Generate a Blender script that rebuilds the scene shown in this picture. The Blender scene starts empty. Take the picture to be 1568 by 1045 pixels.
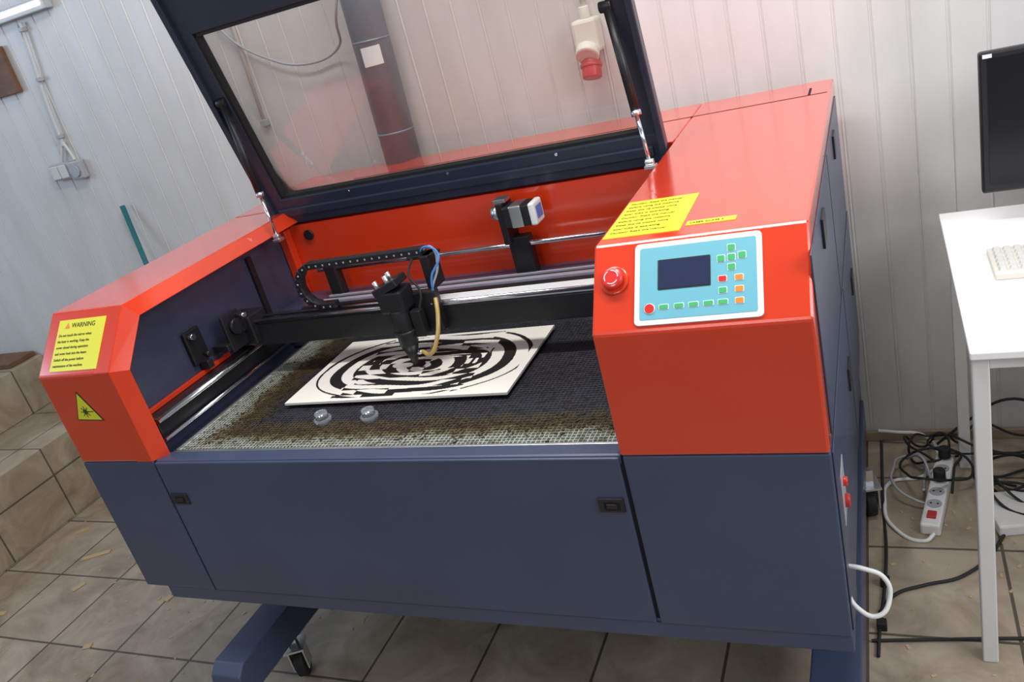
import bpy, math, random, bmesh
from mathutils import Vector, Matrix
random.seed(4)
scn=bpy.context.scene
scn.view_settings.view_transform='Standard'
scn.view_settings.exposure=0.0
COL=scn.collection
H=0.86      # floor depth below the bed plane (z=0)
# ---------------------------------------------------------------- materials
def newmat(name):
    m=bpy.data.materials.new(name); m.use_nodes=True
    return m,m.node_tree.nodes,m.node_tree.links,m.node_tree.nodes['Principled BSDF']
def mat(name,col,rough=.5,metal=0,var=.06,vscale=6,bump=0,bscale=300,coat=0,emit=0,trans=0):
    m,n,l,b=newmat(name)
    b.inputs['Roughness'].default_value=rough; b.inputs['Metallic'].default_value=metal
    b.inputs['Coat Weight'].default_value=coat; b.inputs['Coat Roughness'].default_value=.12
    b.inputs['Transmission Weight'].default_value=trans
    tc=n.new('ShaderNodeTexCoord'); nz=n.new('ShaderNodeTexNoise'); nz.inputs['Scale'].default_value=vscale
    nz.inputs['Detail'].default_value=5
    l.new(tc.outputs['Object'],nz.inputs['Vector'])
    r=n.new('ShaderNodeValToRGB')
    r.color_ramp.elements[0].position=.3; r.color_ramp.elements[1].position=.7
    r.color_ramp.elements[0].color=tuple(max(0,c*(1-var)) for c in col)+(1,)
    r.color_ramp.elements[1].color=tuple(min(1,c*(1+var)) for c in col)+(1,)
    l.new(nz.outputs['Fac'],r.inputs['Fac']); l.new(r.outputs['Color'],b.inputs['Base Color'])
    if emit:
        b.inputs['Emission Color'].default_value=tuple(col)+(1,); b.inputs['Emission Strength'].default_value=emit
    if bump:
        n2=n.new('ShaderNodeTexNoise'); n2.inputs['Scale'].default_value=bscale
        l.new(tc.outputs['Object'],n2.inputs['Vector'])
        bp=n.new('ShaderNodeBump'); bp.inputs['Strength'].default_value=bump; bp.inputs['Distance'].default_value=.002
        l.new(n2.outputs['Fac'],bp.inputs['Height']); l.new(bp.outputs['Normal'],b.inputs['Normal'])
    return m
RED=mat('red_powder_coat',(.66,.042,.009),.22,0,.04,3,.03,250,.9)
BLUE=mat('blue_grey_powder_coat',(.046,.062,.118),.40,0,.10,3,.12,260,.15)
LIDB=mat('lid_frame_paint',(.024,.033,.058),.36,0,.08,3,.10,260,.2)
PURP=mat('interior_blue_paint',(.046,.051,.095),.33,0,.15,8,.10,180,.25)
BLACK=mat('black_anodised',(.012,.012,.014),.4,0,.2,20)
RUB=mat('black_rubber',(.015,.015,.016),.7,0,.2,20)
GAP=mat('dark_gap',(.004,.004,.006),.9)
STEEL=mat('chrome_steel',(.75,.76,.8),.18,1,.03,10)
ALU=mat('brushed_aluminium',(.72,.74,.76),.35,1,.06,30)
RAILW=mat('pale_anodised_rail',(.82,.83,.84),.4,.1,.04,30)
LAV=mat('dull_anodised_rail',(.46,.45,.54),.4,.3,.06,30)
WHITE=mat('white_plastic',(.78,.78,.76),.4,0,.03,10)
CREAM=mat('cream_plastic',(.72,.7,.64),.45,0,.03,10)
GREY=mat('grey_plastic',(.38,.40,.43),.45,0,.05,10)
KEY=mat('keycap_plastic',(.62,.62,.60),.45,0,.05,10)
DUCT=mat('galvanised_duct',(.20,.24,.30),.42,.2,.12,4)
YEL=mat('yellow_label',(.76,.74,.03),.4,0,.02,10)
INK=mat('label_ink',(.05,.05,.02),.6)
PANB=mat('panel_light_blue',(.15,.44,.54),.35,0,.02,10)
LCD=mat('lcd_glass',(.022,.03,.075),.12,0,.05,5,coat=.5)
GRN=mat('green_button',(.05,.42,.15),.4)
ORG=mat('orange_button',(.85,.25,.03),.4)
REDB=mat('red_button',(.68,.025,.02),.3,coat=.5)
DESK=mat('white_laminate',(.92,.92,.93),.3,0,.01,5)
LEG=mat('white_steel_leg',(.74,.74,.72),.4,0,.03,5)
TEAL=mat('teal_paint',(.02,.13,.15),.4)
WOOD=mat('brown_board',(.16,.075,.035),.6,0,.3,12)
TRIM=mat('wood_trim',(.30,.23,.16),.6,0,.2,15)
BLUET=mat('blue_air_tube',(.05,.22,.6),.25,coat=.5)
HOSE=mat('amber_hose',(.50,.34,.10),.25,0,.1,20,coat=.5)
SCR=mat('monitor_screen',(.006,.006,.009),.25)
PLY=mat('pale_board',(.90,.87,.80),.5,0,.03,15)
INKB=mat('cut_black',(.008,.008,.009),.6)
SILK=mat('white_silkscreen',(.8,.82,.82),.35,0,.02,10)
LAMP=mat('tube_lamp_glow',(1,1,1),.5,emit=2.0)
RCK=mat('red_socket',(.5,.025,.03),.4)
DUST=mat('offcut_wood',(.5,.36,.2),.7)
SOOT=mat('charred_crumbs',(.04,.022,.008),.8,0,.4,60)

def glassmat(name,tint,dcol,dw,ior=1.45,rough=.03):
    m,n,l,b=newmat(name); n.remove(b)
    out=n['Material Output']
    tr=n.new('ShaderNodeBsdfTransparent'); tr.inputs['Color'].default_value=tint+(1,)
    gl=n.new('ShaderNodeBsdfGlossy'); gl.inputs['Roughness'].default_value=rough
    df=n.new('ShaderNodeBsdfDiffuse'); df.inputs['Color'].default_value=dcol+(1,)
    fr=n.new('ShaderNodeFresnel'); fr.inputs['IOR'].default_value=ior
    m1=n.new('ShaderNodeMixShader'); m2=n.new('ShaderNodeMixShader')
    m1.inputs[0].default_value=dw
    l.new(tr.outputs[0],m1.inputs[1]); l.new(df.outputs[0],m1.inputs[2])
    l.new(fr.outputs[0],m2.inputs[0]); l.new(m1.outputs[0],m2.inputs[1]); l.new(gl.outputs[0],m2.inputs[2])
    l.new(m2.outputs[0],out.inputs['Surface'])
    return m
ACR=glassmat('tinted_acrylic',(.88,.86,.84),(.66,.64,.62),.08)
GLASS=glassmat('clear_acrylic',(.93,.95,.96),(.75,.8,.84),.16,1.2,.08)
# honeycomb
def honeymat():
    m,n,l,b=newmat('honeycomb_aluminium')
    tc=n.new('ShaderNodeTexCoord'); sp=n.new('ShaderNodeSeparateXYZ'); l.new(tc.outputs['Object'],sp.inputs[0])
    mp=n.new('ShaderNodeMapping'); mp.inputs['Scale'].default_value=(1,1.0,0); l.new(tc.outputs['Object'],mp.inputs['Vector'])
    v=n.new('ShaderNodeTexVoronoi'); v.feature='DISTANCE_TO_EDGE'; v.inputs['Scale'].default_value=100; v.inputs['Randomness'].default_value=.2
    l.new(mp.outputs[0],v.inputs['Vector'])
    cell=n.new('ShaderNodeValToRGB'); cell.color_ramp.elements[0].position=.04; cell.color_ramp.elements[1].position=.2
    cell.color_ramp.elements[0].color=(1,1,1,1); cell.color_ramp.elements[1].color=(0,0,0,1)
    l.new(v.outputs['Distance'],cell.inputs['Fac'])
    def noise(sc,det,ro):
        nz=n.new('ShaderNodeTexNoise'); nz.inputs['Scale'].default_value=sc; nz.inputs['Detail'].default_value=det; nz.inputs['Roughness'].default_value=ro
        l.new(tc.outputs['Object'],nz.inputs['Vector']); return nz.outputs['Fac']
    def M(op,a,b2,clamp=False):
        x=n.new('ShaderNodeMath'); x.operation=op; x.use_clamp=clamp
        for i,q in enumerate((a,b2)):
            if q is None: continue
            if isinstance(q,(int,float)): x.inputs[i].default_value=q
            else: l.new(q,x.inputs[i])
        return x.outputs[0]
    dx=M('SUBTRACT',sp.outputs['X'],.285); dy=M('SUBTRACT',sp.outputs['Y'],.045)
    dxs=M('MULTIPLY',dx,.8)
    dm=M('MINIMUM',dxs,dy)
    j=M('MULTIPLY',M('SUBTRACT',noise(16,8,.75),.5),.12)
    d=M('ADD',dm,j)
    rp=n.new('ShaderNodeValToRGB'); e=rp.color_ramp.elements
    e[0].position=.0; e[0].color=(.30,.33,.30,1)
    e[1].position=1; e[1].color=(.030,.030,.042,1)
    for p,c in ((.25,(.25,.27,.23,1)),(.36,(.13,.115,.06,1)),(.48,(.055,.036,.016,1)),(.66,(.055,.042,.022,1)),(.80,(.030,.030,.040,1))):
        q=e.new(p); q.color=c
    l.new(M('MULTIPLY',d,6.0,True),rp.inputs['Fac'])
    spk=n.new('ShaderNodeValToRGB'); spk.color_ramp.elements[0].position=.40; spk.color_ramp.elements[1].position=.50
    spk.color_ramp.elements[0].color=(.32,.26,.18,1); spk.color_ramp.elements[1].color=(1,1,1,1)
    l.new(noise(55,4,.7),spk.inputs['Fac'])
    mx0=n.new('ShaderNodeMix'); mx0.data_type='RGBA'; mx0.blend_type='MULTIPLY'; mx0.inputs['Factor'].default_value=.8
    l.new(rp.outputs['Color'],mx0.inputs['A']); l.new(spk.outputs['Color'],mx0.inputs['B'])
    hole=n.new('ShaderNodeMix'); hole.data_type='RGBA'; hole.blend_type='MULTIPLY'; hole.inputs['Factor'].default_value=1
    lo=n.new('ShaderNodeMapRange'); lo.inputs['To Min'].default_value=.3; lo.inputs['To Max'].default_value=2.0
    l.new(cell.outputs['Color'],lo.inputs['Value'])
    l.new(mx0.outputs['Result'],hole.inputs['A']); l.new(lo.outputs[0],hole.inputs['B'])
    l.new(hole.outputs['Result'],b.inputs['Base Color'])
    b.inputs['Roughness'].default_value=.5; b.inputs['Metallic'].default_value=.2
    bp=n.new('ShaderNodeBump'); bp.inputs['Strength'].default_value=.7; bp.inputs['Distance'].default_value=.003
    l.new(cell.outputs['Color'],bp.inputs['Height']); l.new(bp.outputs['Normal'],b.inputs['Normal'])
    return m
HONEY=honeymat()
def tilemat(name,c1,c2,grout,ox,oy,size=.335,wall=False):
    m,n,l,b=newmat(name)
    tc=n.new('ShaderNodeTexCoord'); mp=n.new('ShaderNodeMapping')
    mp.inputs['Location'].default_value=(-ox,-oy,0)
    l.new(tc.outputs['Object'],mp.inputs['Vector'])
    src=mp.outputs[0]
    if wall:
        sp=n.new('ShaderNodeSeparateXYZ'); cb=n.new('ShaderNodeCombineXYZ'); l.new(src,sp.inputs[0])
        l.new(sp.outputs['Y'],cb.inputs['X']); ad=n.new('ShaderNodeMath'); ad.operation='ADD'
        l.new(sp.outputs['X'],ad.inputs[0]); l.new(sp.outputs['Z'],ad.inputs[1]); l.new(ad.outputs[0],cb.inputs['Y']); src=cb.outputs[0]
    br=n.new('ShaderNodeTexBrick'); br.offset=0; br.inputs['Scale'].default_value=1
    br.inputs['Brick Width'].default_value=size; br.inputs['Row Height'].default_value=size
    br.inputs['Mortar Size'].default_value=.0045; br.inputs['Mortar Smooth'].default_value=.2
    br.inputs['Color1'].default_value=c1+(1,); br.inputs['Color2'].default_value=c2+(1,); br.inputs['Mortar'].default_value=grout+(1,)
    l.new(src,br.inputs['Vector'])
    nz=n.new('ShaderNodeTexNoise'); nz.inputs['Scale'].default_value=5; nz.inputs['Detail'].default_value=8; nz.inputs['Roughness'].default_value=.65
    nz.inputs['Distortion'].default_value=1.0
    l.new(tc.outputs['Object'],nz.inputs['Vector'])
    rp=n.new('ShaderNodeValToRGB'); rp.color_ramp.elements[0].position=.3; rp.color_ramp.elements[1].position=.72
    rp.color_ramp.elements[0].color=(.58,.53,.46,1); rp.color_ramp.elements[1].color=(1.15,1.12,1.08,1)
    l.new(nz.outputs['Fac'],rp.inputs['Fac'])
    mx=n.new('ShaderNodeMix'); mx.data_type='RGBA'; mx.blend_type='MULTIPLY'; mx.inputs['Factor'].default_value=1
    l.new(br.outputs['Color'],mx.inputs['A']); l.new(rp.outputs['Color'],mx.inputs['B'])
    l.new(mx.outputs['Result'],b.inputs['Base Color']); b.inputs['Roughness'].default_value=.35
    bp=n.new('ShaderNodeBump'); bp.inputs['Strength'].default_value=.4; bp.inputs['Distance'].default_value=.003; bp.invert=True
    l.new(br.outputs['Fac'],bp.inputs['Height']); l.new(bp.outputs['Normal'],b.inputs['Normal'])
    return m
TILE=tilemat('floor_tile',(.40,.345,.275),(.44,.385,.315),(.11,.095,.08),-.89,.146)
STONE=tilemat('stair_tile',(.40,.34,.25),(.44,.38,.29),(.14,.115,.09),0.1,.2,.33,True)
def wallmat():
    m,n,l,b=newmat('panelled_wall_paint')
    tc=n.new('ShaderNodeTexCoord')
    mp=n.new('ShaderNodeMapping'); mp.inputs['Scale'].default_value=(3,3,.9); l.new(tc.outputs['Object'],mp.inputs['Vector'])
    nz=n.new('ShaderNodeTexNoise'); nz.inputs['Scale'].default_value=3; nz.inputs['Detail'].default_value=8
    l.new(mp.outputs[0],nz.inputs['Vector'])
    rp=n.new('ShaderNodeValToRGB'); rp.color_ramp.elements[0].position=.35; rp.color_ramp.elements[1].position=.65
    rp.color_ramp.elements[0].color=(.60,.59,.575,1); rp.color_ramp.elements[1].color=(.66,.65,.64,1)
    l.new(nz.outputs['Fac'],rp.inputs['Fac']); l.new(rp.outputs['Color'],b.inputs['Base Color'])
    b.inputs['Roughness'].default_value=.36
    return m
WALL=wallmat()
# ---------------------------------------------------------------- helpers
def empty(name,loc=(0,0,0)):
    o=bpy.data.objects.new(name,None); COL.objects.link(o); o.empty_display_size=.1; o.location=loc; return o
def mesh(name,vs,fs,mt,parent=None,bevel=0,smooth=False,seg=2):
    me=bpy.data.meshes.new(name); me.from_pydata([tuple(v) for v in vs],[],fs); me.materials.append(mt)
    bm=bmesh.new(); bm.from_mesh(me); bmesh.ops.recalc_face_normals(bm,faces=bm.faces); bm.to_mesh(me); bm.free()
    o=bpy.data.objects.new(name,me); COL.objects.link(o)
    if parent: o.parent=parent
    if smooth:
        for p in me.polygons: p.use_smooth=True
    if bevel:
        md=o.modifiers.new('bevel','BEVEL'); md.width=bevel; md.segments=seg; md.limit_method='ANGLE'
    return o
BF=[(0,1,2,3),(4,7,6,5),(0,4,5,1),(1,5,6,2),(2,6,7,3),(3,7,4,0)]
def frame_box(name,O,e1,e2,e3,a,b,c,mt,parent,bevel=0):
    O=Vector(O);e1=Vector(e1);e2=Vector(e2);e3=Vector(e3)
    vs=[]
    for w in c:
        for u,v in ((a[0],b[0]),(a[1],b[0]),(a[1],b[1]),(a[0],b[1])):
            vs.append(O+e1*u+e2*v+e3*w)
    return mesh(name,vs,BF,mt,parent,bevel)
def box(name,x0,x1,y0,y1,z0,z1,mt,parent=None,bevel=0):
    return frame_box(name,(0,0,0),(1,0,0),(0,1,0),(0,0,1),(x0,x1),(y0,y1),(z0,z1),mt,parent,bevel)
def prism(name,prof,x0,x1,mt,parent,bevel=0):
    k=len(prof); vs=[(x0,y,z) for y,z in prof]+[(x1,y,z) for y,z in prof]
    fs=[tuple(range(k)),tuple(range(2*k-1,k-1,-1))]+[(i,(i+1)%k,k+(i+1)%k,k+i) for i in range(k)]
    return mesh(name,vs,fs,mt,parent,bevel)
def cyl(name,p0,p1,r,mt,parent=None,r2=None,seg=28,bevel=0):
    p0=Vector(p0);p1=Vector(p1); d=(p1-p0).normalized()
    a=d.orthogonal().normalized(); b=d.cross(a); r2=r if r2 is None else r2
    vs=[];fs=[]
    for p,rr in ((p0,r),(p1,r2)):
        for i in range(seg):
            t=2*math.pi*i/seg; vs.append(p+(a*math.cos(t)+b*math.sin(t))*rr)
    for i in range(seg): fs.append((i,(i+1)%seg,seg+(i+1)%seg,seg+i))
    fs.append(tuple(range(seg))); fs.append(tuple(range(2*seg-1,seg-1,-1)))
    o=mesh(name,vs,fs,mt,parent,bevel)
    for p in o.data.polygons:
        if len(p.vertices)==4: p.use_smooth=True
    return o
def tube(name,pts,r,mt,parent=None,cyclic=False):
    cu=bpy.data.curves.new(name,'CURVE'); cu.dimensions='3D'; cu.bevel_depth=r; cu.bevel_resolution=3; cu.resolution_u=8
    s=cu.splines.new('BEZIER'); s.bezier_points.add(len(pts)-1); s.use_cyclic_u=cyclic
    for bp,p in zip(s.bezier_points,pts):
        bp.co=p; bp.handle_left_type='AUTO'; bp.handle_right_type='AUTO'
    cu.materials.append(mt); cu.use_fill_caps=True
    o=bpy.data.objects.new(name,cu); COL.objects.link(o)
    if parent: o.parent=parent
    return o
def text(name,body,size,M,mt,parent):
    cu=bpy.data.curves.new(name,'FONT'); cu.body=body; cu.size=size; cu.extrude=.0003; cu.materials.append(mt)
    o=bpy.data.objects.new(name,cu); COL.objects.link(o); o.parent=parent; o.matrix_world=M; return o
def basis(e1,e2,e3,o):
    return Matrix(((e1[0],e2[0],e3[0],o[0]),(e1[1],e2[1],e3[1],o[1]),(e1[2],e2[2],e3[2],o[2]),(0,0,0,1)))
# ---------------------------------------------------------------- room
box('floor',-4.5,4.5,-3.5,1.45,-H-.05,-H,TILE)
P=.0935; vs=[];fs=[]
prof=[]
x0=1.431-P*64
k=0
while x0+k*P<4.5:
    a=x0+k*P
    prof+=[(a+.000,1.3800),(a+.0015,1.3782),(a+.0045,1.3782),(a+.006,1.3800),(a+.007,1.3818),(a+.0095,1.3818),(a+.0105,1.3800)]
    k+=1
for (a,b_) in prof: vs+= [(a,b_,-H),(a,b_,2.4)]
for i in range(len(prof)-1): fs.append((2*i,2*i+2,2*i+3,2*i+1))
nb=len(vs); xa,xb=prof[0][0],prof[-1][0]
vs+=[(xa,1.45,-H),(xb,1.45,-H),(xb,1.45,2.4),(xa,1.45,2.4)]
fs+=[(nb,nb+1,nb+2,nb+3),(0,nb,nb+3,1),(nb-2,nb-1,nb+2,nb+1)]
mesh('wall_back',vs,fs,WALL)
box('baseboard_back',-1.5,4.3,1.362,1.377,-H,-H+.035,TRIM,None,.002)
# ---------------------------------------------------------------- stairs at left
st=empty('tiled_stairs')
box('lower_step',-4.2,-1.57,-1.6,1.374,-H,-.50,STONE,st,.004)
box('upper_step',-4.2,-2.02,-1.6,1.374,-.499,-.26,STONE,st,.004)
box('wood_sill',-2.9,-2.06,1.22,1.37,-.259,-.235,WOOD,st,.003)
# ---------------------------------------------------------------- laser cutter
LC=empty('laser_cutter')
W=1.8; xl=.25; xr=1.437; z1=.2478; y2=.1125; z2=.3704; D=1.30; zb=-.4025
box('cabinet_core',.004,1.796,.006,D,zb,-.034,BLUE,LC)
box('cabinet_panel_left',0,xl-.003,0,.02,zb,-.001,BLUE,LC,.003)
box('cabinet_door',xl+.002,xr-.004,-.001,.018,zb+.002,-.004,BLUE,LC,.003)
box('cabinet_panel_right',xr+.004,W,0,.02,zb,-.001,BLUE,LC,.003)
box('front_ledge',xl,xr,.004,.046,-.034,0,BLUE,LC,.006)
box('cabinet_shadow_gap',.02,1.78,.004,.02,zb+.01,-.02,GAP,LC)
box('plinth',.07,W+.001,.004,D-.02,zb-.042,zb-.001,BLUE,LC,.003)
box('cabinet_rim_left',0,.2,.02,D,-.034,-.001,BLUE,LC)
box('cabinet_rim_right',xr+.004,W,.02,D,-.034,-.001,BLUE,LC)
prism('shell_right',[(0,0),(0,z1),(y2,z2),(D,z2),(D,0)],xr,W,RED,LC,.005)
prism('shell_left_outer',[(0,0),(0,z1),(y2,z2),(.84,z2),(.84,0)],0,.2,RED,LC,.005)
o_=[(0,0),(0,z1),(y2,z2),(.84,z2)]; i_=[(.036,0),(.036,.234),(.126,.334),(.84,.334)]
vs=[(.196,y,z) for y,z in o_]+[(.247,y,z) for y,z in o_]+[(.275,y,z) for y,z in i_]+[(.20,y,z) for y,z in i_]
fs=[]
for r_ in range(3):
    for i in range(3): fs.append((r_*4+i,r_*4+i+1,r_*4+4+i+1,r_*4+4+i))
mesh('shell_left_lip',vs,fs,RED,LC,.002)
box('shell_back_cover',0,xr,.845,D,0,z2,RED,LC,.004)
box('back_cover_hinge_strip',.2,xr,.842,.875,z2-.001,z2+.002,RED,LC)
box('back_cover_seam',.3,1.79,1.118,1.121,z2-.002,z2+.0008,GAP,LC)
box('back_cover_latch_notch',1.742,1.748,1.12,1.21,z2-.002,z2+.001,GAP,LC)
# interior
IW=[(.04,-.03),(.04,.225),(.13,.325),(.81,.325),(.81,-.03)]
prism('interior_wall_left',IW,.199,.203,PURP,LC)
box('interior_wall_left_stiffener',.203,.212,.60,.62,0,.30,BLACK,LC)
box('interior_wall_back',.2,xr,.80,.83,0,.325,RED,LC)
prism('interior_wall_right',[(.05,-.03),(.05,.20),(.14,.30),(.81,.30),(.81,-.03)],xr-.004,xr+.002,PURP,LC)
box('interior_floor',.2,xr,.046,.81,-.034,-.026,PURP,LC)
box('rear_shelf',.203,xr-.006,.66,.80,-.02,.105,PURP,LC,.004)
box('rear_shelf_black_guard',.30,xr-.006,.645,.661,.04,.112,BLACK,LC,.002)
box('rear_shelf_steel_rail',.35,xr-.006,.68,.698,.105,.113,LAV,LC,.001)
box('rear_shelf_ribbed_belt',.35,xr-.006,.703,.716,.105,.110,RUB,LC,.001)
box('rear_shelf_back_rail',.35,xr-.006,.725,.733,.105,.112,LAV,LC,.001)
cyl('rear_wall_port',(.30,.800,.29),(.30,.793,.29),.016,BLACK,LC)
box('red_corner_post',.205,.235,.77,.80,.105,.32,RED,LC,.003)
# honeycomb bed
box('honeycomb_bed',.285,1.428,.048,.655,-.024,-.004,HONEY,LC)
box('bed_frame_front',.28,1.43,.043,.05,-.026,.001,ALU,LC,.001)
box('bed_frame_left',.278,.286,.043,.66,-.026,.001,ALU,LC,.001)
box('bed_frame_back',.28,1.43,.654,.66,-.026,.001,ALU,LC,.001)
vs=[];fs=[]
for i in range(800):
    if random.random()<.62: x=random.uniform(.31,1.42); y=random.gauss(.125,.025)
    else: x=random.gauss(.405,.04); y=random.uniform(.10,.60)
    if not (.29<x<1.42 and .055<y<.64): continue
    s=random.uniform(.0012,.0042); b0_=len(vs); a=random.random()*3
    for w in (0,s*.6):
        for u,v in ((-1,-1),(1,-1),(1,1),(-1,1)):
            vs.append((x+s*(u*math.cos(a)-v*.5*math.sin(a)),y+s*(u*math.sin(a)+v*.5*math.cos(a)),-.004+w))
    fs+=[tuple(b0_+q for q in f) for f in BF]
mesh('bed_charred_crumbs',vs,fs,SOOT,LC)
# y rails under the left block
box('y_rail_channel',.206,.246,.06,.77,.03,.085,BLACK,LC,.003)
cyl('y_rail_rod',(.25,.06,.075),(.25,.76,.075),.007,STEEL,LC)
box('y_rail_red_strip',.205,.214,.06,.40,.086,.098,RED,LC,.001)
box('y_rail_red_clip_back',.205,.25,.52,.64,.086,.094,RED,LC,.001)
cyl('y_rail_rod_outer',(.262,.05,.03),(.262,.65,.03),.005,STEEL,LC)
# gantry
box('gantry_beam',.215,1.43,.445,.49,.088,.152,BLACK,LC,.003)
cyl('gantry_rod_front',(.225,.448,.163),(1.43,.448,.163),.0055,STEEL,LC)
cyl('gantry_rod_back',(.225,.484,.163),(1.43,.484,.163),.0045,STEEL,LC)
box('gantry_top_rail',.86,1.43,.449,.486,.152,.169,RAILW,LC,.002)
box('gantry_belt',.24,.84,.462,.470,.152,.160,RUB,LC)
box('gantry_end_bracket',.215,.30,.425,.50,.10,.185,BLACK,LC,.004)
box('gantry_end_pulley_box',.24,.285,.41,.43,.15,.205,BLACK,LC,.003)
box('mirror_mount_plate',.262,.272,.36,.43,.11,.215,BLACK,LC,.003)
cyl('mirror_mount_ring',(.274,.395,.175),(.286,.395,.175),.022,BLACK,LC)
box('mirror_arm',.215,.27,.345,.37,.12,.14,BLACK,LC,.003)
box('mirror_post',.207,.217,.27,.33,.12,.215,BLACK,LC,.003)
box('mirror_post_foot',.207,.24,.29,.31,.10,.125,BLACK,LC,.003)
cyl('mirror_knob_1',(.217,.285,.20),(.235,.285,.20),.008,STEEL,LC)
cyl('mirror_knob_2',(.217,.315,.135),(.235,.315,.135),.008,BLACK,LC)
cyl('mirror_screw',(.29,.41,.20),(.31,.41,.20),.006,STEEL,LC)
# laser head
box('head_carriage',.765,.90,.418,.446,.095,.205,BLACK,LC,.004)
box('head_mirror_block',.77,.84,.365,.43,.175,.232,BLACK,LC,.006)
frame_box('head_mirror_mount',(.80,.395,.235),(.94,0,.34),(0,1,0),(-.34,0,.94),(-.035,.04),(-.03,.03),(-.004,.016),BLACK,LC,.003)
cyl('head_mirror_screw_1',(.782,.372,.24),(.775,.372,.262),.006,ALU,LC)
cyl('head_mirror_screw_2',(.815,.372,.25),(.808,.372,.274),.006,ALU,LC)
cyl('head_mirror_screw_3',(.80,.41,.25),(.793,.41,.27),.006,ALU,LC)
cyl('lens_tube',(.81,.385,.085),(.81,.385,.18),.024,BLACK,LC,bevel=.002)
cyl('lens_tube_ring',(.81,.385,.115),(.81,.385,.125),.028,BLACK,LC)
cyl('nozzle_cone',(.81,.385,.03),(.81,.385,.086),.006,BLACK,LC,r2=.023)
box('head_side_sensor',.835,.865,.385,.41,.10,.17,BLACK,LC,.003)
cyl('head_air_fitting',(.825,.378,.06),(.85,.37,.068),.005,STEEL,LC)
box('chain_bracket',.872,.895,.445,.50,.20,.285,BLACK,LC,.002)
box('chain_bracket_top',.83,.905,.455,.50,.277,.285,BLACK,LC,.001)
tube('amber_hose',[(.85,.37,.068),(.885,.35,.07),(.905,.36,.10),(.91,.39,.15),(.90,.42,.185)],.0055,HOSE,LC)
tube('blue_air_tube',[(.86,.47,.285),(.89,.46,.305),(.925,.45,.285),(.90,.43,.235),(.895,.425,.18)],.003,BLUET,LC)
tube('clear_air_tube',[(.86,.48,.285),(.90,.47,.30),(.915,.45,.26),(.895,.43,.21),(.885,.42,.17)],.003,GREY,LC)
tube('head_cable',[(.85,.45,.283),(.84,.43,.25),(.87,.41,.21),(.86,.40,.17)],.003,RUB,LC)
# drag chain
path=[]
for i in range(16): path.append((.86-.022*i,.292,0))
cx,cz,rr=.530,.234,.058
for i in range(1,7):
    a=math.pi/2+math.pi*i/7; path.append((cx+rr*math.cos(a),cz+rr*math.sin(a),a-math.pi/2))
for i in range(2): path.append((cx+.022*i,cz-rr,math.pi))
for i,(px,pz,a) in enumerate(path):
    e1=(math.cos(a),0,math.sin(a)); e3=(-math.sin(a),0,math.cos(a))
    frame_box('drag_chain_link_%d'%i,(px,.478,pz),e1,(0,1,0),e3,(-.0125,.0125),(-.014,.014),(-.009,.009),BLACK,LC,.002)
    frame_box('drag_chain_pin_%d'%i,(px,.4635,pz),e1,(0,1,0),e3,(-.0018,.0018),(-.001,.001),(-.0022,.0022),GREY,LC)
# rear shaft and motor
cyl('drive_shaft',(.33,.745,.19),(1.43,.745,.19),.0065,STEEL,LC)
mx=.03
box('shaft_bearing',.95+mx,1.01+mx,.73,.765,.105,.215,BLACK,LC,.003)
box('shaft_bearing_left',.36,.40,.73,.765,.105,.215,BLACK,LC,.003)
box('motor_bracket',.945+mx,.965+mx,.715,.785,.20,.315,BLACK,LC,.003)
box('stepper_motor_body',.965+mx,1.04+mx,.705,.765,.248,.306,BLACK,LC,.005)
box('stepper_motor_band',.985+mx,1.02+mx,.7035,.766,.247,.307,ALU,LC,.004)
box('stepper_motor_cap',1.04+mx,1.058+mx,.704,.766,.247,.307,WHITE,LC,.005)
box('stepper_motor_label',1.0582+mx,1.0592+mx,.715,.755,.261,.295,BLUET,LC)
cyl('motor_pulley',(.925+mx,.742,.285),(.945+mx,.742,.285),.02,ALU,LC)
box('motor_top_bracket',.94+mx,.975+mx,.72,.76,.315,.325,ALU,LC,.001)
# control slope
e2=Vector((0,y2,z2-z1)); SL=e2.length; e2.normalize(); e1=Vector((1,0,0)); e3=Vector((0,-(z2-z1),y2)).normalized()
SO=Vector((0,0,z1))
def sbox(name,x0,x1,s0,s1,h0,h1,mt,bev=0): return frame_box(name,SO,e1,e2,e3,(x0,x1),(s0,s1),(h0,h1),mt,LC,bev)
def rrect(name,x0,x1,s0,s1,rad,h0,h1,mt):
    vs=[];K=6;ring=[]
    for (cx_,cy_,a0) in ((x1-rad,s1-rad,0),(x0+rad,s1-rad,90),(x0+rad,s0+rad,180),(x1-rad,s0+rad,270)):
        for i in range(K+1):
            t=math.radians(a0+90*i/K); ring.append((cx_+rad*math.cos(t),cy_+rad*math.sin(t)))
    n_=len(ring)
    for h in (h0,h1): vs+=[SO+e1*u+e2*v+e3*h for u,v in ring]
    fs=[tuple(range(n_)),tuple(range(2*n_-1,n_-1,-1))]+[(i,(i+1)%n_,n_+(i+1)%n_,n_+i) for i in range(n_)]
    return mesh(name,vs,fs,mt,LC)
px0,px1,ps0,ps1=1.514,1.726,.010,.157
rrect('control_panel_bezel',px0,px1,ps0,ps1,.008,0,.0035,SILK)
rrect('control_panel_face',px0+.009,px1-.009,ps0+.009,ps1-.009,.004,.003,.0042,PANB)
def puv(u,v): return px0+u*(px1-px0), ps1-v*(ps1-ps0)
a0,b0=puv(.20,.24); a1,b1=puv(.60,.58)
rrect('lcd_bezel',a0-.002,a1+.002,b1-.002,b0+.002,.002,.004,.0050,BLACK)
rrect('lcd_screen',a0,a1,b1,b0,.001,.0045,.0054,LCD)
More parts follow.
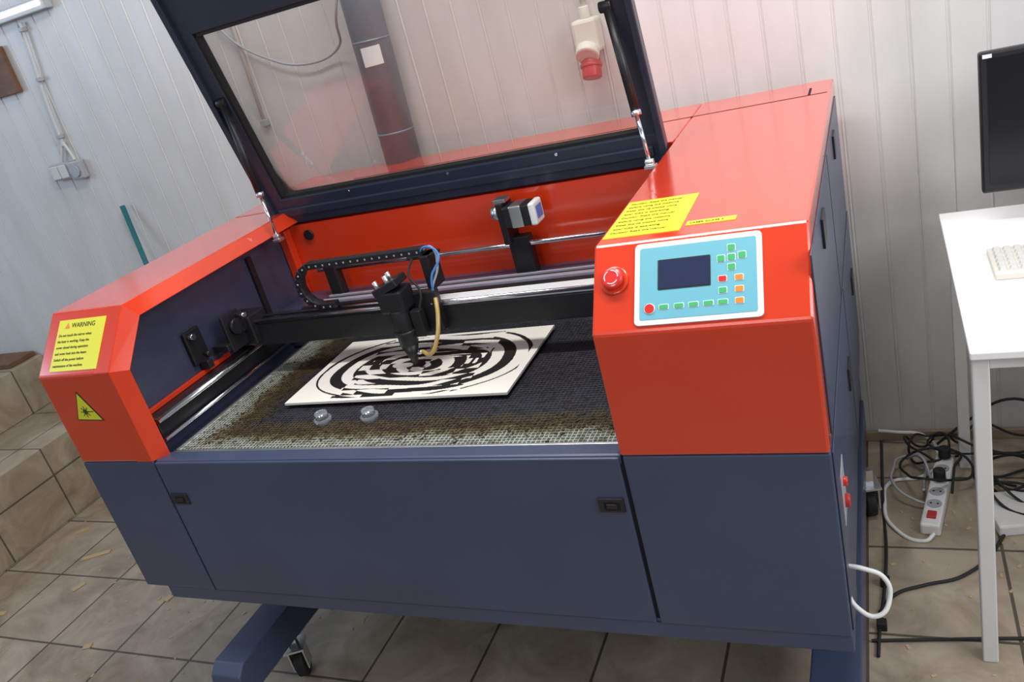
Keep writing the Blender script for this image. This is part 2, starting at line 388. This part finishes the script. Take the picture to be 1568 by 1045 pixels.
def btn(nm,u,v,mt,w=.0062,h=.0045):
    a_,b_=puv(u,v); rrect(nm+'_rim',a_-w-.0012,a_+w+.0012,b_-h-.0012,b_+h+.0012,.002,.004,.0047,SILK)
    rrect(nm,a_-w,a_+w,b_-h,b_+h,.0015,.004,.0058,mt)
for nm,u,v in (('up',.77,.17),('left',.69,.29),('right',.85,.27),('down',.77,.40),('z',.77,.285)): btn('button_'+nm,u,v,GRN,.0058,.0052)
btn('button_reset',.70,.53,REDB); btn('button_pulse',.825,.53,ORG)
btn('button_laser',.70,.665,GRN); btn('button_speed',.825,.665,ORG); btn('button_enter',.825,.80,ORG)
for i,u in enumerate((.24,.36,.475,.59,.70)): btn('button_row_%d'%(i+1),u,.80,GRN,.0075,.0036)
a_,b_=puv(.125,.81)
pc=SO+e1*a_+e2*b_
cyl('button_power_rim',pc+e3*.004,pc+e3*.005,.0095,SILK,LC); cyl('button_power',pc+e3*.004,pc+e3*.0068,.008,REDB,LC)
# emergency stop
pc=SO+e1*1.477+e2*.0955
cyl('estop_collar',pc,pc+e3*.006,.0255,RED,LC,bevel=.002); cyl('estop_stem',pc+e3*.005,pc+e3*.012,.013,REDB,LC)
cyl('estop_mushroom',pc+e3*.010,pc+e3*.021,.0205,REDB,LC,r2=.018,bevel=.004)
for i in range(3):
    ang=i*2.094; c_=pc+e3*.0213
    pts=[c_+(e1*math.cos(ang+t)+e2*math.sin(ang+t))*.012 for t in (0,.4,.8,1.2,1.6)]
    tube('estop_arrow_%d'%i,pts,.0009,SILK,LC)
# labels on slope
sbox('warning_label',.040,.203,.012,.143,.0,.0012,YEL)
def smat(x,s,h=.0015): o=SO+e1*x+e2*s+e3*h; return basis(e1,e2,e3,o)
text('warning_title','WARNING',.017,smat(.088,.122),INK,LC)
mesh('warning_icon',[tuple(SO+e1*u+e2*v+e3*.0016) for u,v in ((.064,.121),(.082,.121),(.073,.136))],[(0,1,2)],ORG,LC)
for i,tx in enumerate(('Do not touch the mirror when','the laser is working. Keep the','cover closed during operation','and never look into the beam.','Switch off the power before','maintenance of the machine.')):
    text('warning_line_%d'%i,tx,.0092,smat(.048,.1-.0155*i),INK,LC)
# top labels
box('caution_label',1.445,1.585,.14,.352,z2,z2+.0012,YEL,LC)
for i in range(9):
    text('caution_line_%d'%i,('Caution! Read the manual','before using the machine','Keep the lid closed while','laser tube is operating.')[i%4],.0098,basis((1,0,0),(0,1,0),(0,0,1),(1.453,.33-.021*i,z2+.0015)),INK,LC)
box('serial_label',1.592,1.678,.160,.182,z2,z2+.001,YEL,LC)
text('serial_text','LASER CLASS 4',.009,basis((1,0,0),(0,1,0),(0,0,1),(1.598,.167,z2+.0013)),INK,LC)
# laser hazard triangle
mesh('laser_hazard_triangle',[(.07,-.0012,.128),(.152,-.0012,.124),(.108,-.0012,.199)],[(0,1,2)],YEL,LC)
mesh('laser_hazard_border',[(.065,-.0006,.1245),(.158,-.0006,.1205),(.108,-.0006,.206)],[(0,1,2)],INK,LC)
cyl('laser_hazard_dot',(.108,-.0013,.148),(.108,-.002,.148),.007,INK,LC)
for i in range(8):
    t=i*math.pi/4; dx_,dz_=math.cos(t),math.sin(t)
    frame_box('laser_hazard_ray_%d'%i,(.108,0,.148),(dx_,0,dz_),(-dz_,0,dx_),(0,-1,0),(.007,.0155),(-.0009,.0009),(.0013,.0019),INK,LC)
box('laser_hazard_beam',.108,.135,-.0019,-.0013,.147,.149,INK,LC)
# door handles
for nm,xa_,xb_ in (('left',.259,.311),('right',1.372,1.425)):
    box('door_latch_%s_bezel'%nm,xa_,xb_,-.005,.001,-.125,-.093,BLACK,LC,.002)
    box('door_latch_%s_recess'%nm,xa_+.012,xb_-.008,-.0055,-.001,-.120,-.099,GAP,LC,.001)
    box('door_latch_%s_paddle'%nm,xa_+.018,xb_-.014,-.008,-.004,-.114,-.104,BLACK,LC,.001)
# side panels (right)
box('side_panel_upper',W,W+.003,.045,1.235,.01,.335,BLUE,LC,.001)
box('side_panel_lower',W,W+.003,.02,1.28,zb,-.01,BLUE,LC,.001)
box('side_panel_seam',W+.002,W+.0035,.62,.626,.01,.335,GAP,LC)
box('side_panel_seam_lower',W+.002,W+.0035,.70,.706,zb,-.01,GAP,LC)
for i,(yy,zz) in enumerate(((.913,.283),(.311,.284),(1.117,-.166),(.591,-.173))):
    box('side_slot_%d'%i,W+.002,W+.008,yy-.035,yy+.035,zz-.028,zz+.028,BLACK,LC,.001)
cyl('main_switch_upper',(W,.128,-.145),(W+.012,.128,-.145),.009,REDB,LC,bevel=.002)
cyl('main_switch_lower',(W,.128,-.188),(W+.013,.128,-.188),.013,RCK,LC,bevel=.002)
box('main_switch_plate',W+.002,W+.004,.09,.165,-.22,-.11,GREY,LC,.001)
tube('white_power_lead',[(W-.005,.06,-.285),(W+.03,.05,-.283),(W+.06,.05,-.30),(W+.068,.04,-.335),(W+.045,.02,-.365),(W+.01,.03,-.355),(W-.005,.05,-.34)],.0045,WHITE,LC)
box('rear_lower_housing',.3,1.79,.98,1.29,-.69,zb,BLUE,LC,.004)
# stand
for nm,bx in (('left',.19),('right',1.70)):
    prism('outrigger_beam_'+nm,[(-.105,-.70),(-.085,-.625),(-.055,-.60),(1.2,-.60),(1.2,-.70)],bx,bx+.10,BLUE,LC,.004)
    box('stand_post_front_'+nm,bx+.01,bx+.09,.25,.33,-.60,zb-.04,BLUE,LC,.003)
    box('stand_post_back_'+nm,bx+.01,bx+.09,.9,.98,-.60,zb-.04,BLUE,LC,.003)
def caster(nm,x,y,ang):
    c,s=math.cos(ang),math.sin(ang)
    r=.045
    ax=Vector((c,s,0)); ctr=Vector((x,y,-H+r))
    cyl('caster_wheel_'+nm,ctr-ax*.014,ctr+ax*.014,r,RUB,LC,bevel=.004)
    cyl('caster_hub_'+nm,ctr-ax*.017,ctr+ax*.017,.02,STEEL,LC)
    up=Vector((0,0,1)); fw=ax.cross(up)
    for sg in (-1,1):
        frame_box('caster_fork_%s_%d'%(nm,sg),ctr,fw,up,ax,(-.018,.03),(-.01,.062),(sg*.022-.002,sg*.022+.002),ALU,LC)
    frame_box('caster_top_'+nm,ctr,fw,up,ax,(-.03,.04),(.062,.068),(-.03,.03),ALU,LC)
    frame_box('caster_stem_'+nm,ctr,fw,up,ax,(.0,.02),(.068,.120),(-.012,.012),STEEL,LC)
caster('front_left',.245,.16,.5); caster('front_right',1.74,.13,.2); caster('back_right',1.80,.97,.25); caster('back_left',.24,1.05,.9)
# ------------- lid
la=-.2135; LO=Vector((0,.7987,.3704)); l2=Vector((0,math.sin(la),math.cos(la))); l3=Vector((0,-math.cos(la),math.sin(la)))
def lbox(name,x0,x1,t0,t1,h0,h1,mt,bev=0): return frame_box(name,LO,e1,l2,l3,(x0,x1),(t0,t1),(h0,h1),mt,LC,bev)
lx0,lx1=.20,1.43
lbox('lid_frame_bottom',lx0,lx1,-.040,.045,-.028,.006,LIDB,.004)
lbox('lid_frame_bottom_flange',lx0+.03,lx1-.03,-.012,.014,.004,.014,LIDB,.003)
lbox('lid_frame_left',lx0,lx0+.054,.04,.70,-.028,.006,LIDB,.004)
lbox('lid_frame_right',lx1-.05,lx1,.04,.70,-.028,.006,LIDB,.004)
lbox('lid_frame_top',lx0+.045,lx1-.045,.555,.70,-.028,.006,LIDB,.004)
lbox('lid_outer_rim_left',lx0-.004,lx0+.014,-.02,.70,.004,.02,LIDB,.003)
lbox('lid_outer_rim_right',lx1-.014,lx1+.004,-.02,.70,.004,.02,LIDB,.003)
lbox('lid_gasket_bottom',lx0+.05,lx1-.05,.044,.053,-.024,-.002,RUB)
lbox('lid_gasket_left',lx0+.053,lx0+.064,.05,.56,-.024,.0,RUB)
lbox('lid_gasket_right',lx1-.058,lx1-.049,.05,.56,-.024,.0,RUB)
lbox('lid_gasket_top',lx0+.05,lx1-.05,.545,.555,-.024,.0,RUB)
lbox('lid_window',lx0+.045,lx1-.045,.04,.565,-.022,-.018,ACR)
for i,xx in enumerate((.5,.83,1.15)): 
    c_=LO+e1*xx+l2*.035+l3*.006; cyl('lid_screw_%d'%i,c_,c_+l3*.003,.004,STEEL,LC)
q0=LO+l2*.70; l2b=(l2*math.cos(.83)+l3*math.sin(.83)); l3b=(l3*math.cos(.83)-l2*math.sin(.83))
frame_box('lid_front_flap',q0,e1,l2b,l3b,(lx0,lx1),(0,.16),(-.02,.0),LIDB,LC,.003)
def strut(nm,top,bot):
    top=Vector(top);bot=Vector(bot); mid=bot.lerp(top,.32)
    cyl('strut_tube_'+nm,mid,top,.0105,BLACK,LC); cyl('strut_rod_'+nm,bot,mid,.0048,STEEL,LC)
    cyl('strut_collar_'+nm,mid-(top-bot).normalized()*.006,mid+(top-bot).normalized()*.006,.012,ALU,LC)
    d=Vector((1,0,0))
    cyl('strut_eye_top_'+nm,top-d*.018,top+d*.012,.013,BLACK,LC,bevel=.003)
    cyl('strut_eye_bottom_'+nm,bot-d*.010,bot+d*.010,.008,ALU,LC,bevel=.002)
    box('strut_bracket_'+nm,bot.x-.012,bot.x+.014,bot.y-.012,bot.y+.012,bot.z-.014,bot.z-.006,ALU,LC,.001)
strut('right',(1.375,.712,.725),(1.424,.640,.378))
strut('left',(.240,.712,.725),(.302,.655,.336))
# ---------------------------------------------------------------- cut sheet
SH=empty('laser_cut_maze_board')
BW,BH=.628,.348
box('board_core',0,BW,0,BH,.006,.0115,PLY,SH)
box('board_shim',.02,BW-.02,.02,BH-.02,-.004,.006,INKB,SH)
NX,NY=360,200
dxc=BW/NX; dyc=BH/NY
rows=[.045,-.02,.03,-.045,.02,-.03,.05,-.01,-.04,.035,-.03,.045,-.02,.04]
def black(u,v):
    if u<.018 or u>BW-.02 or v<.012 or v>BH-.012: return False
    du=u-.318; dv=v-.174
    k=int(v/.0265)
    s=rows[k%14]
    dv+=.006*math.sin(du*17+1.0)
    inner=abs(du+.35*s)<.17 and not(.02<du<.13 and abs(dv)<.03)
    if inner:
        # pieces of the curves slid sideways, band by band
        d2=du+s
        r=((abs(d2)*.80)**2.2+(abs(dv)*1.72)**2.2)**(1/2.2)
        wob=.10*math.sin(d2*30+k)
        on=(r/.064+.10+wob)%1>.47
        if (int((d2+1)/.095)+k)%5==0: on=not on
        if r>.296: return False
        return on
    r=((abs(du)*.98)**2.25+(abs(dv)*1.66)**2.25)**(1/2.25)
    if r>.296: return False
    a=math.atan2(dv*1.66,du)
    ring=int(r/.064+.02)
    # staggered breaks in the curves
    if ring%2==0 and abs(a-1.05)<.12: return False
    if ring%2==1 and abs(a+2.1)<.12: return False
    return (r/.064+.02+.06*math.sin(3*a))%1>.50
vs=[(i*dxc,j*dyc,.0119) for j in range(NY+1) for i in range(NX+1)]
fs=[];mi=[]
for j in range(NY):
    for i in range(NX):
        a=j*(NX+1)+i; fs.append((a,a+1,a+NX+2,a+NX+1)); mi.append(1 if black((i+.5)*dxc,(j+.5)*dyc) else 0)
me=bpy.data.meshes.new('board_face'); me.from_pydata(vs,[],fs); me.materials.append(PLY); me.materials.append(INKB)
for p,m_ in zip(me.polygons,mi): p.material_index=m_
o=bpy.data.objects.new('board_face',me); COL.objects.link(o); o.parent=SH
SH.location=(.487,.240,0); SH.rotation_euler=(0,0,.004)
for i,(x,y) in enumerate(((.655,.165),(.785,.172))):
    E=empty('clear_acrylic_disc')
    cyl('disc_base',(x,y,-.003),(x,y,.009),.022,GLASS,E)
    cyl('disc_top',(x,y,.0095),(x,y,.024),.016,GLASS,E)
# ---------------------------------------------------------------- desk
DK=empty('computer_desk')
dz=-.04
box('desk_top',2.037,3.45,.405,1.245,dz-.018,dz,DESK,DK,.003)
for nm,xx,yy in (('front_left',2.040,.415),('back_left',2.056,1.20),('front_right',3.40,.415),('back_right',3.40,1.20)):
    box('leg_'+nm,xx,xx+.032,yy,yy+.032,-H,dz-.018,LEG,DK,.003)
box('apron_front',2.072,3.40,.42,.44,dz-.045,dz-.018,LEG,DK,.002)
box('apron_left',2.050,2.066,.447,1.20,dz-.045,dz-.018,LEG,DK,.002)
MN=empty('computer_monitor')
box('monitor_bezel',2.132,2.72,1.10,1.13,.048,.398,BLACK,MN,.006)
box('monitor_back',2.2,2.66,1.128,1.16,.08,.37,BLACK,MN,.012)
box('monitor_screen',2.150,2.70,1.0985,1.101,.07,.382,SCR,MN)
box('monitor_sticker',2.140,2.160,1.098,1.0995,.384,.393,SILK,MN)
box('monitor_neck',2.40,2.46,1.14,1.17,-.03,.15,BLACK,MN,.004)
box('monitor_foot',2.31,2.55,1.04,1.22,dz,dz+.015,BLACK,MN,.006)
KB=empty('computer_keyboard')
kx,ky=2.118,.745
box('keyboard_case',kx,kx+.44,ky,ky+.16,dz,dz+.018,CREAM,KB,.004)
vs=[];fs=[]
for r_ in range(6):
    for c_ in range(20):
        x=kx+.010+c_*.0212; y=ky+.010+r_*.0238; z=dz+.018
        b0_=len(vs); g=.0175; t=.003
        vs+=[(x,y,z),(x+g,y,z),(x+g,y+.02,z),(x,y+.02,z),(x+t,y+t,z+.007),(x+g-t,y+t,z+.007),(x+g-t,y+.017,z+.007),(x+t,y+.017,z+.007)]
        fs+=[tuple(b0_+q for q in f) for f in BF]
mesh('keyboard_keys',vs,fs,KEY,KB)
# ---------------------------------------------------------------- power strip
PS=empty('power_strip')
p0=Vector((1.955,.87,-H)); p1=Vector((2.022,1.24,-H)); d=(p1-p0).normalized(); sd=Vector((d.y,-d.x,0)); up=Vector((0,0,1))
L=(p1-p0).length
frame_box('strip_body',p0,d,sd,up,(0,L),(-.026,.026),(0,.038),WHITE,PS,.006)
for i in range(5):
    c_=p0+d*(.10+.06*i)+up*.038
    cyl('strip_socket_%d'%i,c_,c_+up*.002,.020,GREY,PS)
    cyl('strip_pin_hole_%d_a'%i,c_+sd*.009,c_+sd*.009+up*.0026,.003,GAP,PS); cyl('strip_pin_hole_%d_b'%i,c_-sd*.009,c_-sd*.009+up*.0026,.003,GAP,PS)
frame_box('strip_switch',p0,d,sd,up,(.03,.06),(-.012,.012),(.036,.045),RCK,PS,.002)
for i in (2,4):
    c_=p0+d*(.10+.06*i)+up*.04
    cyl('plug_%d'%i,c_,c_+up*.035,.017,RUB,PS,bevel=.003)
# ---------------------------------------------------------------- cables
CB=empty('cable_tangle')
fz=-H+.006
def loopy(nm,cx,cy,rx,ry,turns,r,mt,z=fz):
    pts=[]
    N=int(turns*7); ph=random.random()*6
    for i in range(N):
        t=ph+i/7*2*math.pi
        k=1+random.uniform(-.35,.35)
        pts.append((cx+rx*k*math.cos(t)+.02*i/7,min(1.35,cy+ry*k*math.sin(t)),z+random.uniform(0,.07)))
    tube(nm,pts,r,mt,CB)
loopy('loop_black_1',2.17,1.14,.09,.09,2.4,.004,RUB)
loopy('loop_black_2',1.96,1.25,.06,.06,2,.0038,RUB)
loopy('loop_black_3',2.25,1.05,.12,.10,2,.004,RUB)
loopy('loop_black_4',1.97,1.12,.08,.10,1.6,.0038,RUB,fz+.03)
loopy('loop_black_5',2.13,1.24,.14,.06,2,.0038,RUB,fz+.04)
loopy('loop_grey',1.90,1.10,.06,.10,1.6,.004,GREY)
tube('cable_white_1',[(1.83,1.34,fz+.05),(1.88,1.33,fz+.05),(1.97,1.33,fz+.03),(2.00,1.27,fz),(1.95,1.15,fz),(1.86,1.12,fz),(1.84,1.02,fz),(1.86,.9,fz),(1.94,.84,fz),(1.965,.86,fz+.01)],.0055,WHITE,CB)
tube('cable_black_2',[(1.82,.55,fz),(1.86,.62,fz),(1.93,.66,fz),(2.02,.70,fz),(2.12,.84,fz),(2.16,1.0,fz),(2.1,1.15,fz)],.0045,RUB,CB)
tube('cable_black_3',[(1.80,.45,fz),(1.95,.47,fz),(2.1,.49,fz),(2.4,.52,fz)],.004,RUB,CB)
tube('cable_black_4',[(1.84,1.2,fz+.1),(1.835,1.0,fz),(1.84,.8,fz),(1.83,.6,fz),(1.82,.5,fz),(1.815,.4,fz)],.0045,RUB,CB)
tube('cable_black_5',[(2.0,1.30,fz+.02),(2.1,1.32,fz+.10),(2.2,1.33,fz+.16),(2.35,1.33,fz+.12),(2.5,1.3,fz+.2)],.0045,RUB,CB)
for i,(x,y) in enumerate(((1.835,.66),(1.825,.50))): box('cable_clip_%d'%i,x-.012,x+.012,y-.012,y+.012,-H,-H+.025,RUB,CB,.003)
AD=empty('white_power_adapter')
frame_box('adapter_body',(2.165,.97,-H),(.97,.2,0),(-.2,.97,0),(0,0,1),(-.06,.07),(-.09,.07),(0,.035),WHITE,AD,.006)
# ---------------------------------------------------------------- wall fittings
SW=empty('light_switch')
box('switch_back',-1.345,-1.235,1.352,1.377,.545,.615,GREY,SW,.004)
box('switch_rocker_1',-1.337,-1.293,1.345,1.353,.552,.608,KEY,SW,.003)
box('switch_rocker_2',-1.287,-1.243,1.345,1.353,.552,.608,KEY,SW,.003)
box('switch_socket',-1.230,-1.155,1.345,1.377,.535,.612,GREY,SW,.006)
cyl('switch_socket_lid',(-1.19,1.345,.573),(-1.19,1.338,.573),.026,GREY,SW)
CD=empty('electrical_conduit')
tube('conduit_main',[(-1.145,1.366,1.165),(-1.17,1.366,1.02),(-1.20,1.366,.85),(-1.215,1.366,.68)],.007,KEY,CD)
tube('conduit_drop_1',[(-1.215,1.366,.70),(-1.24,1.366,.66),(-1.27,1.366,.618)],.006,KEY,CD)
tube('conduit_drop_2',[(-1.215,1.366,.70),(-1.20,1.366,.66),(-1.19,1.366,.616)],.006,KEY,CD)
for i,zz in enumerate((1.14,.95,.72)):
    xx=-1.14-(1.2-zz)*.15; box('conduit_clip_%d'%i,xx-.012,xx+.012,1.354,1.377,zz-.008,zz+.008,GREY,CD,.002)
C2=empty('electrical_conduit')
cyl('conduit_main',(-.135,1.366,1.6),(-.17,1.366,.60),.007,CREAM,C2)
box('conduit_end_clip',-.185,-.155,1.355,1.377,.575,.60,GREY,C2,.003)
IS=empty('industrial_wall_socket')
box('socket_box',1.086,1.164,1.31,1.377,.575,.675,CREAM,IS,.01)
cyl('socket_cover',(1.125,1.315,.59),(1.125,1.29,.57),.036,CREAM,IS,bevel=.006)
cyl('socket_red_shroud',(1.125,1.325,.57),(1.125,1.30,.505),.030,RCK,IS,bevel=.004)
cyl('socket_red_ring',(1.125,1.315,.545),(1.125,1.311,.535),.034,RCK,IS,bevel=.002)
cyl('socket_conduit',(1.125,1.36,.675),(1.11,1.36,1.5),.009,CREAM,IS)
cyl('socket_gland',(1.125,1.35,.675),(1.125,1.35,.71),.016,CREAM,IS,bevel=.003)
DU=empty('exhaust_duct')
dA=Vector((.395,1.305,.30)); dB=Vector((.44,1.305,1.7))
cyl('duct_pipe',dA,dB,.063,DUCT,DU,seg=48)
cyl('duct_joint',dA.lerp(dB,.335),dA.lerp(dB,.34),.0645,DUCT,DU,seg=48)
cyl('duct_joint_lower',dA.lerp(dB,.12),dA.lerp(dB,.125),.0645,DUCT,DU,seg=48)
vs=[];fs=[]
for i in range(9):
    t=-math.pi/2-.15+i*.13
    for zz in (.695,.755):
        c_=dA.lerp(dB,(zz-.30)/1.4); vs.append((c_.x+.0648*math.cos(t),c_.y+.0648*math.sin(t),zz))
for i in range(8): fs.append((2*i,2*i+2,2*i+3,2*i+1))
mesh('duct_tape',vs,fs,SILK,DU,smooth=True)
WC=empty('hanging_wall_cable')
tube('wire',[(-.25,1.365,1.05),(-.20,1.36,.92),(-.05,1.355,.80),(.1,1.35,.75),(.25,1.34,.77),(.36,1.225,.87),(.43,1.22,1.02),(.47,1.22,1.3)],.0045,GREY,WC)
WB=empty('wooden_wall_board'); box('board',-1.95,-1.31,1.355,1.376,.925,1.11,WOOD,WB,.003)
TL=empty('fluorescent_tube_lamp')
cyl('tube_glass',(-2.6,1.33,1.205),(-.97,1.33,1.205),.010,LAMP,TL); box('tube_housing',-2.62,-.95,1.345,1.376,1.18,1.225,GREY,TL,.004)
PO=empty('teal_broom_handle'); cyl('handle',(-1.03,1.355,.39),(-.74,1.06,-H+.004),.011,TEAL,PO)
KP=empty('black_capped_pole'); cyl('pole',(-.14,.45,.27),(-.12,.42,-H),.009,GREY,KP); cyl('cap',(-.14,.45,.27),(-.141,.451,.325),.013,RUB,KP,bevel=.003)
OC=empty('wood_offcuts')
for i,(x,y,a,L_) in enumerate(((-1.15,.60,.5,.12),(-1.05,.42,1.2,.05),(-.9,.6,2.,.04),(-1.3,.25,.2,.05),(-1.4,.75,.7,.06),(-.55,.4,1.4,.03),(-.7,.15,.4,.03))):
    frame_box('offcut_%d'%i,(x,y,-H),(math.cos(a),math.sin(a),0),(-math.sin(a),math.cos(a),0),(0,0,1),(-L_/2,L_/2),(-.012,.012),(0,.004),DUST,OC)
vs=[];fs=[]
for i in range(300):
    if i%2: x,y=random.uniform(1.85,2.6),random.uniform(.2,1.33)
    else: x,y=random.uniform(-1.5,.6),random.uniform(-.3,1.2)
    s=random.uniform(.003,.008); b0_=len(vs); a=random.random()*3
    for w in (0,.002):
        for u,v in ((-1,-1),(1,-1),(1,1),(-1,1)):
            vs.append((x+s*(u*math.cos(a)-v*.5*math.sin(a)),y+s*(u*math.sin(a)+v*.5*math.cos(a)),-H+w))
    fs+=[tuple(b0_+q for q in f) for f in BF]
mesh('floor_debris',vs,fs,DUST,OC)
# ---------------------------------------------------------------- lights
w=bpy.data.worlds.new('room_ambient'); scn.world=w; w.use_nodes=True
bg=w.node_tree.nodes['Background']; bg.inputs[0].default_value=(.76,.82,.92,1); bg.inputs[1].default_value=.28
def area(nm,loc,target,sx,sy,power,col):
    L=bpy.data.lights.new(nm,'AREA'); L.shape='RECTANGLE'; L.size=sx; L.size_y=sy; L.energy=power; L.color=col
    o=bpy.data.objects.new(nm,L); COL.objects.link(o); o.location=loc
    o.rotation_euler=(Vector(target)-Vector(loc)).to_track_quat('-Z','Y').to_euler(); return o
area('ceiling_lamp',(1.35,.1,2.3),(1.35,.4,0),2.0,.25,46,(1,.97,.93))
area('ceiling_lamp_rear',(.8,.80,2.35),(.8,1.0,0),1.8,.2,22,(1,.98,.95))
area('window_light_side',(-3.4,-.8,1.5),(-.3,.8,0),1.6,1.4,36,(.55,.74,1))
area('window_light_right',(3.9,-.6,1.6),(1.9,.7,0),1.5,1.4,54,(.97,.98,1))
area('window_light_front',(1.0,-3.2,2.0),(1.2,.3,0),1.0,.8,22,(.97,.98,1))
# ---------------------------------------------------------------- camera
C=Vector((1.9180,-1.2303,.8210)); yw,pt,rl,F=-.4744,.3918,-.2703,1301.07
f=Vector((math.sin(yw)*math.cos(pt),math.cos(yw)*math.cos(pt),-math.sin(pt)))
r0=Vector((math.cos(yw),-math.sin(yw),0)); u0=r0.cross(f)
c,s=math.cos(rl),math.sin(rl); rt=c*r0+s*u0; up=-s*r0+c*u0
cam=bpy.data.cameras.new('camera'); cam.sensor_width=36; cam.lens=F/1600*36; cam.clip_start=.05
co=bpy.data.objects.new('camera',cam); COL.objects.link(co); co.matrix_world=basis(rt,up,-f,C); scn.camera=co
